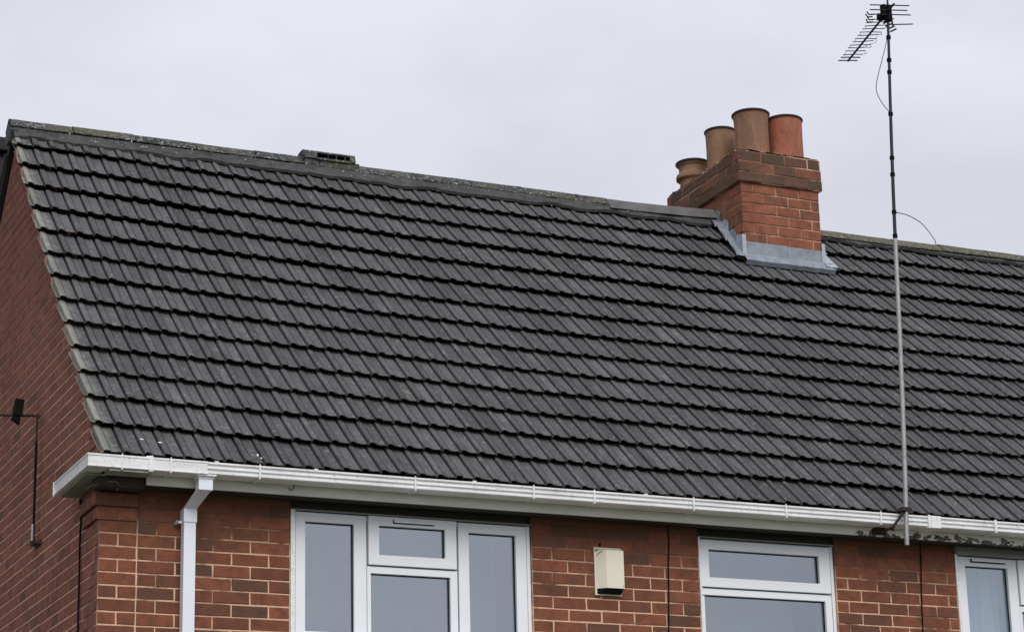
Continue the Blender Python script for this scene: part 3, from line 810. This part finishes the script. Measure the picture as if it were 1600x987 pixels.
pot(6.140, 2.39, zt+.01, 4.232, .146, .152, M['potr'], 'bright orange red clay pot, front right')
pot(5.782, 2.80, zt+.01, 4.240, .122, .130, M['pota'], 'brown clay pot behind the tallest one')
pot(5.700, 3.14, zt-.02, 4.070, .126, .140, M['pota'], 'short buff pot with a bulging band, at the back', 1)
# lead: apron, soakers, side flashings
def roofline(y): return RO.z+(y-RO.y)*math.tan(AL)
m = MB()
fz = roofline(cy0)+.012
m.box(cx0-.012, cx0+.385, cy0-.010, cy0+.006, fz-.01, fz+.112, .002)
part(m, 'lead_apron', M['lead'], HA, ch)
m = MB(); m.box(cx0+.381, cx1+.010, cy0-.014, cy0+.006, fz-.01, fz+.106, .002); part(m, 'lead_apron', M['lead'], HA, ch)
m = MB(); V = []; F = []; nn = 40      # skirt dressed down over the tiles
for i in range(nn+1):
    x = cx0-.02+(cx1-cx0+.10)*i/nn; wv = .006*math.sin(i*1.05)+.003*R.uniform(-1, 1)
    s1 = (cy0-RO.y)/CA
    for s, n_ in ((s1+.0, .030), (s1-.04, .022+wv*.5), (s1-.085-.012*math.sin(i*1.05), .018+wv), (s1-.090-.012*math.sin(i*1.05), -.020+wv)):
        V.append(rp(x, s, n_))
for i in range(nn):
    for j in range(3): F.append((i*4+j, i*4+j+1, (i+1)*4+j+1, (i+1)*4+j))
m.add(V, F); part(m, 'lead_skirt', M['lead'], HA, ch, smooth=True)
# stepped side flashing on the left face
y = cy0; k = 0
while y < RIDGE_Y-.06:
    zb_ = roofline(y)-.01; m = MB()
    hh = .175-.006*k
    m.add([(cx0-.004-.002*(k % 2), y-.008, zb_-.005), (cx0-.004-.002*(k % 2), y-.008, zb_+hh*.78), (cx0-.004-.002*(k % 2), y+.045, zb_+hh), (cx0-.004, y+.125, zb_+hh-.005), (cx0-.004, y+.125, roofline(y+.125)-.01)],
          [(0,1,2,3,4)])
    part(m, 'stepped_flashing', M['lead'] if k % 2 else M['leadp'], HA, ch); y += .115; k += 1
for k in range(3):                      # side soakers turned out over the tiles, upturned edges
    s = (cy0-RO.y)/CA-.04+k*.23
    m = MB(); V = []; F = []
    for i in range(7):
        t = i/6; ss = s+t*.24
        for (dx, n_) in ((0, .026), (-.05, .024), (-.098+.02*t, .026), (-.104+.02*t, .040+.006*math.sin(t*7))):
            V.append(rp(cx0-.002+dx, ss, n_))
    for i in range(6):
        for j in range(3): F.append((i*4+j, i*4+j+1, (i+1)*4+j+1, (i+1)*4+j))
    m.add(V, F); part(m, 'lead_soaker', M['lead'], HA, ch, smooth=True)
m = MB(); m.box(cx0-.022, cx0+.012, cy0-.014, cy0-.0105, fz+.0, fz+.165, .001)
m.add([(cx0-.020, cy0-.013, fz), (cx0-.020, cy0-.013, fz+.165), (cx0-.010, cy0+.10, fz+.20), (cx0-.010, cy0+.10, fz+.09)], [(0,1,2,3)])
part(m, 'corner_flashing', M['leadp'], HA, ch)
m = MB(); m.box(cx1-.014, cx1+.016, cy0-.018, cy0-.0145, fz-.02, fz+.165, .001)
m.add([(cx1+.016, cy0-.016, fz-.02), (cx1+.016, cy0-.016, fz+.165), (cx1+.016, cy0+.10, fz+.24), (cx1+.016, cy0+.10, fz+.09)], [(0,1,2,3)])
part(m, 'corner_flashing', M['leadp'], HA, ch)
for k in range(2):
    s = (cy0-RO.y)/CA-.06+k*.22; m = MB(); V = []; F = []
    for i in range(7):
        t = i/6; ss = s+t*.24
        for (dx, n_) in ((0, .030), (.05, .026), (.10-.03*t, .030), (.112-.03*t, .024)): V.append(rp(cx1+dx, ss, n_))
    for i in range(6):
        for j in range(3): F.append((i*4+j, i*4+j+1, (i+1)*4+j+1, (i+1)*4+j))
    m.add(V, F); part(m, 'lead_soaker', M['leadp'], HB, rB, smooth=True)
# bird droppings on the lowest tiles
m = MB()
for x, s, l, an in ((.205, .125, .024, -.3), (.31, .105, .026, 0), (.885, .05, .028, 1.3), (.90, .02, .014, .8)):
    p = rp(x, s, .0165); u = Vector((1, 0, 0)); v = Vector((0, CA, SA)); a = u*math.cos(an)+v*math.sin(an); b = v*math.cos(an)-u*math.sin(an)
    m.add([p-a*l*.5, p-a*l*.1-b*.006, p+a*l*.5-b*.002, p+a*l*.5+b*.003, p+b*.006], [(0,1,2,3,4)])
part(m, 'droppings', M['drop'], HA, rA, 'stuff')

# ------------------------------------------------------------------ cables on the walls
def cable(pts, r, label, mat='black', name='cable'):
    m = MB(); m.tube(pts, r, 6); o = m.obj(name, M[mat]); thing(o, label, 'cable'); return o
cable([(3.646, -.006, .262), (3.648, -.008, .15), (3.636, -.008, .02), (3.632, -.008, -.15), (3.622, -.008, -.35), (3.612, -.008, -.6), (3.61, -.008, -1.2)], .0042, 'thin black cable down the brickwork between the cream box and middle window')
cable([(5.528, -.006, .262), (5.520, -.008, .10), (5.505, -.008, -.1), (5.497, -.008, -.33), (5.49, -.008, -1.2)], .0042, 'thin black cable down the brickwork below the aerial pole, beside the net curtain window')
cable([(-.012, .405, .272), (-.010, .375, .20), (-.012, .385, 0), (-.012, .372, -.2), (-.012, .372, -.5), (-.012, .37, -1.6)], .0065, 'black cable running down the gable wall beside the brick corner')
m = MB(); m.tube([(-.05, .12, .262), (-.06, -.02, .257), (-.03, -.10, .256), (.02, -.142, .262), (.055, -.145, .262), (.072, -.142, .252), (.075, -.10, .225)], .0038, 6)
thing(m.obj('cable', m_plain('grey_cable_sheath', (.20,.18,.16), .6)), 'grey cable looping under the gutter corner at the gable', 'cable')

# ------------------------------------------------------------------ alarm box
ab = empty('alarm_box', (3.21, 0, -.21), 'cream alarm box on the brick wall between the two left windows', 'alarm box')
def apart(mb, nm, mat, lab=None):
    o = link(nm, mb.mesh(nm, M[mat]), ab); o.matrix_local = Matrix.Translation(-ab.location)
m = MB(); m.box(3.118, 3.300, -.014, .000, -.205, .095, .004); apart(m, 'back_plate', 'cream')
m = MB(); pl = [(3.126, -.0145), (3.176, -.062), (3.296, -.062), (3.299, -.0145)]
V = [(x, y, -.165) for x, y in pl]+[(x+(.0 if i else .0), y*(1 if i in (0, 3) else 1), .072) for i, (x, y) in enumerate(pl)]
m.add(V, [(0,1,5,4), (1,2,6,5), (2,3,7,6), (4,5,6,7), (0,3,2,1), (3,0,4,7)]); apart(m, 'cover', 'cream')
m = MB(); pl2 = [(3.129, -.0145), (3.176, -.058), (3.292, -.058), (3.296, -.0145)]
V = [(x, y, -.196+(.0 if i in (1, 2) else .0)) for i, (x, y) in enumerate(pl2)]+[(x, y, -.1655) for x, y in pl2]
V[1] = (3.16, -.034, -.196); V[2] = (3.285, -.034, -.196)
m.add(V, [(0,1,5,4), (1,2,6,5), (2,3,7,6), (4,5,6,7), (0,3,2,1), (3,0,4,7)]); apart(m, 'base', 'black')
m = MB(); m.tube([(3.133+.004*i, -.0215-.0038*i, .040+.006*math.sqrt(i)*1.6) for i in range(8)], .0022, 5); apart(m, 'cover_catch', 'black')
m = MB(); m.box(3.124, 3.299, -.030, -.0145, .0725, .088, .002); apart(m, 'top_ledge', 'creamd')
m = MB(); m.box(3.158, 3.168, -.008, .002, .10, .122, .001); apart(m, 'cable_entry', 'black')
m = MB(); m.tube([(3.288, -.0610, -.150), (3.288, -.0640, -.150)], .004, 8); apart(m, 'screw', 'creamd')

# ------------------------------------------------------------------ gable bracket with rod and arm
gb = empty('wall_aerial', (-.0, 1.64, .27), 'dark upright rod with a side arm and small black box on the gable wall', 'aerial')
def gp(mb, nm, mat, smooth=False):
    o = link(nm, mb.mesh(nm, M[mat], smooth), gb); o.matrix_local = Matrix.Translation(-gb.location)
m = MB(); m.tube([(-.035, 1.50, .22), (-.035, 1.51, .60), (-.033, 1.52, .88)], .0085, 8); gp(m, 'rod', 'black', True)
m = MB(); m.tube([(-.033, 1.52, .88), (-.03, 1.53, 1.06)], .007, 8); gp(m, 'rod_top', 'rust', True)
m = MB(); m.box(-.006, .002, 1.42, 1.60, .205, .235, .001); m.tube([(-.002, 1.44, .215), (-.05, 1.50, .225), (-.002, 1.58, .235)], .006, 6); m.box(-.052, -.02, 1.485, 1.515, .205, .25, .003); gp(m, 'wall_mount', 'rust')
m = MB(); m.tube([(-.045, 1.49, .235), (-.045, 1.49, .34)], .008, 8); gp(m, 'sleeve', 'metal', True)
m = MB(); m.tube([(.004, 1.62, 1.075), (-.32, 1.62, 1.055)], .009, 8); gp(m, 'arm', 'rust', True)
m = MB(); m.add([(-.172, 1.57, 1.06), (-.120, 1.57, 1.05), (-.120, 1.63, 1.05), (-.172, 1.63, 1.06), (-.158, 1.57, 1.165), (-.106, 1.57, 1.160), (-.106, 1.63, 1.160), (-.158, 1.63, 1.165)],
    [(0,3,2,1), (4,5,6,7), (0,1,5,4), (1,2,6,5), (2,3,7,6), (3,0,4,7)]); gp(m, 'box', 'black')
m = MB(); m.add([(-.182, 1.58, 1.035), (-.130, 1.58, 1.00), (-.130, 1.62, 1.00), (-.182, 1.62, 1.035), (-.168, 1.58, 1.068), (-.125, 1.58, 1.056), (-.125, 1.62, 1.056), (-.168, 1.62, 1.068)],
    [(0,3,2,1), (4,5,6,7), (0,1,5,4), (1,2,6,5), (2,3,7,6), (3,0,4,7)]); gp(m, 'clamp', 'black')

# ------------------------------------------------------------------ roof-height TV aerial on its pole
ta = empty('tv_aerial', (5.195, -.35, .17), 'tall thin pole with comb aerials at the top, clamped to the gutter board', 'aerial')
def tp(mb, nm, mat, smooth=False, kind=None):
    o = link(nm, mb.mesh(nm, M[mat], smooth), ta, kind); o.matrix_local = Matrix.Translation(-ta.location)
def mast(z, dy=0): t = (z-.17)/(3.975-.17); return Vector((5.193+(5.354-5.193)*t+.006*math.sin(t*7), -.35+dy, z))
m = MB(); m.tube([mast(z) for z in (.165, .6, 1.1, 1.6, 2.25)], [.0155, .0165, .0165, .0160, .0150], 10); tp(m, 'lower_pole', 'metal', True)
m = MB(); m.tube([mast(z) for z in (2.25, 2.6, 3.0, 3.4, 3.8, 4.06)], [.0125, .0120, .0115, .0105, .0095, .006], 10); tp(m, 'upper_pole', 'alum', True)
for z in (2.27, 2.44, 2.71, 2.83, 3.15, 3.46, 3.55, 3.72):
    m = MB(); p = mast(z); m.tube([p-Vector((0, 0, .012)), p+Vector((0, 0, .012))], .0165, 8); tp(m, 'tape_band', 'black')
m = MB(); m.tube([mast(.42)+Vector((.02, -.005, .03)), (5.17, -.352, .365), (5.13, -.30, .29), (5.09, -.19, .262)], .009, 7)
m.tube([mast(.40)+Vector((.02, 0, 0)), (5.22, -.2, .33), (5.21, -.17, .30)], .008, 6)
m.box(5.165, 5.235, -.375, -.328, .385, .412, .004); tp(m, 'pole_clamp', 'rust')
m = MB(); m.box(5.055, 5.16, -.172, -.1655, .262, .335, .002); tp(m, 'clamp_plate', 'rust')
TOP = mast(3.93)
bdir = Vector((.22, .97, 0)).normalized(); ed = Vector((.97, -.22, .10)).normalized()
BL = 1.0
b0 = TOP+Vector((-.012, -.02, -.02)); b1_ = b0+bdir*.84+Vector((-.004, 0, -.02))
m = MB(); m.tube([b0-bdir*.12+Vector((0, 0, .0)), b1_], .0075, 8); tp(m, 'boom', 'alum', True)
nd = 14
for i in range(nd):
    t = .16+.84*i/(nd-1); p = b0.lerp(b1_, t)+Vector((0, 0, .004)); L_ = .175-.03*t
    if i < 2: L_ = .19
    m = MB()
    hd = ed*L_/2
    a_, b_ = p-hd+Vector((0, 0, R.uniform(-.006, .006))), p+hd+Vector((0, 0, R.uniform(-.006, .006)))
    m.tube([a_, p, b_], .0034 if i not in (nd-1, nd-2) else .0048, 5); tp(m, 'director', 'alum')
m = MB()   # thin folded loops between directors
for i in (2, 4, 6, 8, 10):
    t = .16+.84*i/(nd-1); p = b0.lerp(b1_, t); q_ = b0.lerp(b1_, t+.05)
    for sgn in (-1, 1):
        if i == 6 and sgn == 1: continue
        m = MB(); m.tube([p+ed*.078*sgn, p+ed*.080*sgn+Vector((0, 0, -.02)), q_+ed*.076*sgn], .0019, 4); tp(m, 'wire_loop', 'alum')
m = MB(); m.tube([b0.lerp(b1_, .5)+ed*.07, b0.lerp(b1_, .55)+ed*.075+Vector((0, 0, -.03)), b0.lerp(b1_, .66)+ed*.03+Vector((0, 0, -.01))], .0016, 4)
tp(m, 'wire_loop', 'alum')
m = MB(); p = b0.lerp(b1_, .12); m.box(p.x-.035, p.x+.0, p.y-.04, p.y+.03, p.z-.02, p.z+.02, .006)
for k in range(5):
    q0 = p+Vector((-.02+.018*k, .0, -.03-.018*k)); m.tube([q0, q0+Vector((.06-.004*k, -.01, .025))], .006, 5)
for k in range(4):
    q0 = p+Vector((-.075-.012*(k % 2), 0, .01-.02*k)); m.tube([q0, q0+Vector((-.04, 0, -.008)), q0+Vector((-.055, 0, .012))], .005, 5)
tp(m, 'dipole_assembly', 'black', kind='stuff')
m = MB(); m.box(TOP.x-.022, TOP.x+.018, -.375, -.325, TOP.z-.09, TOP.z+.03, .006); m.tube([TOP+Vector((-.03, 0, .03)), TOP+Vector((-.04, 0, -.03)), TOP+Vector((0, 0, -.11))], .008, 6)
m.tube([TOP+Vector((0, 0, -.07)), TOP+Vector((-.02, 0, -.055)), TOP+Vector((-.085, 0, -.045))], .006, 6)
m.box(TOP.x-.052, TOP.x-.028, -.372, -.33, TOP.z-.05, TOP.z+.028, .005); tp(m, 'mast_clamp', 'black')
m = MB(); m.tube([TOP+Vector((.014, -.012, .03)), TOP+Vector((.022, -.012, -.122))], .006, 6); tp(m, 'reflector_post', 'alum')
for dz, xl, xr in ((.020, -.155, .165), (-.016, -.160, .145), (-.050, -.155, .170), (-.118, .010, .182)):
    m = MB(); m.tube([(TOP.x+xl, -.370, TOP.z+dz-.002+xl*-.10*-1), (TOP.x+xr, -.372, TOP.z+dz+xr*.16)], .0042, 6); tp(m, 'reflector_rod', 'alum')
# cables belonging to the pole
def cpt(*a): return Vector(a)
p0, p3 = mast(3.77), mast(3.155)
m = MB(); pts = [p0]+[mast(3.77-dz)+cpt(-dx, 0, 0) for dz, dx in ((.10, .022), (.22, .055), (.36, .096), (.44, .110), (.50, .096), (.56, .055))]+[p3]
def smoothpts(P, n=6):
    o = []; P = [Vector(p) for p in P]
    for i in range(len(P)-1):
        a, b, c, d = P[max(i-1, 0)], P[i], P[i+1], P[min(i+2, len(P)-1)]
        for k in range(n):
            t = k/n; o.append(.5*((2*b)+(c-a)*t+(2*a-5*b+4*c-d)*t*t+(3*b-a-3*c+d)*t**3))
    o.append(P[-1]); return o
m.tube(smoothpts(pts), .0026, 5); tp(m, 'loose_cable', 'black')
pe = Vector((7.69, 2.63, 3.45)); ps = mast(2.44)
m = MB(); m.tube(smoothpts([ps, ps.lerp(pe, .30)+cpt(0, 0, .055), ps.lerp(pe, .62)+cpt(0, 0, .075), ps.lerp(pe, .85)+cpt(0, 0, .045), pe, pe+cpt(.02, .05, -.03)]), .0032, 5); tp(m, 'loose_cable', 'black')

# ------------------------------------------------------------------ dark neighbouring building beyond the gable
nb = empty('dark_building', (-2.4, 9, GZ), 'black boarded building glimpsed behind the gable at the left edge', 'building')
m = MB(); m.box(-7, 2.2, 9.03, 14, GZ, 5.66); o = link('wall', m.mesh('wall', M['darkbd']), nb); o.matrix_local = Matrix.Translation(-nb.location)
m = MB(); m.box(-7.1, 2.3, 8.93, 14.1, 5.665, 5.80, .01); o = link('flat_roof', m.mesh('flat_roof', M['darkbd']), nb); o.matrix_local = Matrix.Translation(-nb.location)
bm_ = MB(); bm_.box(-7, 2.2, 9.0, 9.028, 0, .215, .004); bme = bm_.mesh('board', M['darkbd'])
for k in range(45):
    o = link('board', bme, nb); o.matrix_local = Matrix.Translation(-nb.location) @ Matrix.Translation((0, 0, GZ+.01+k*.222))
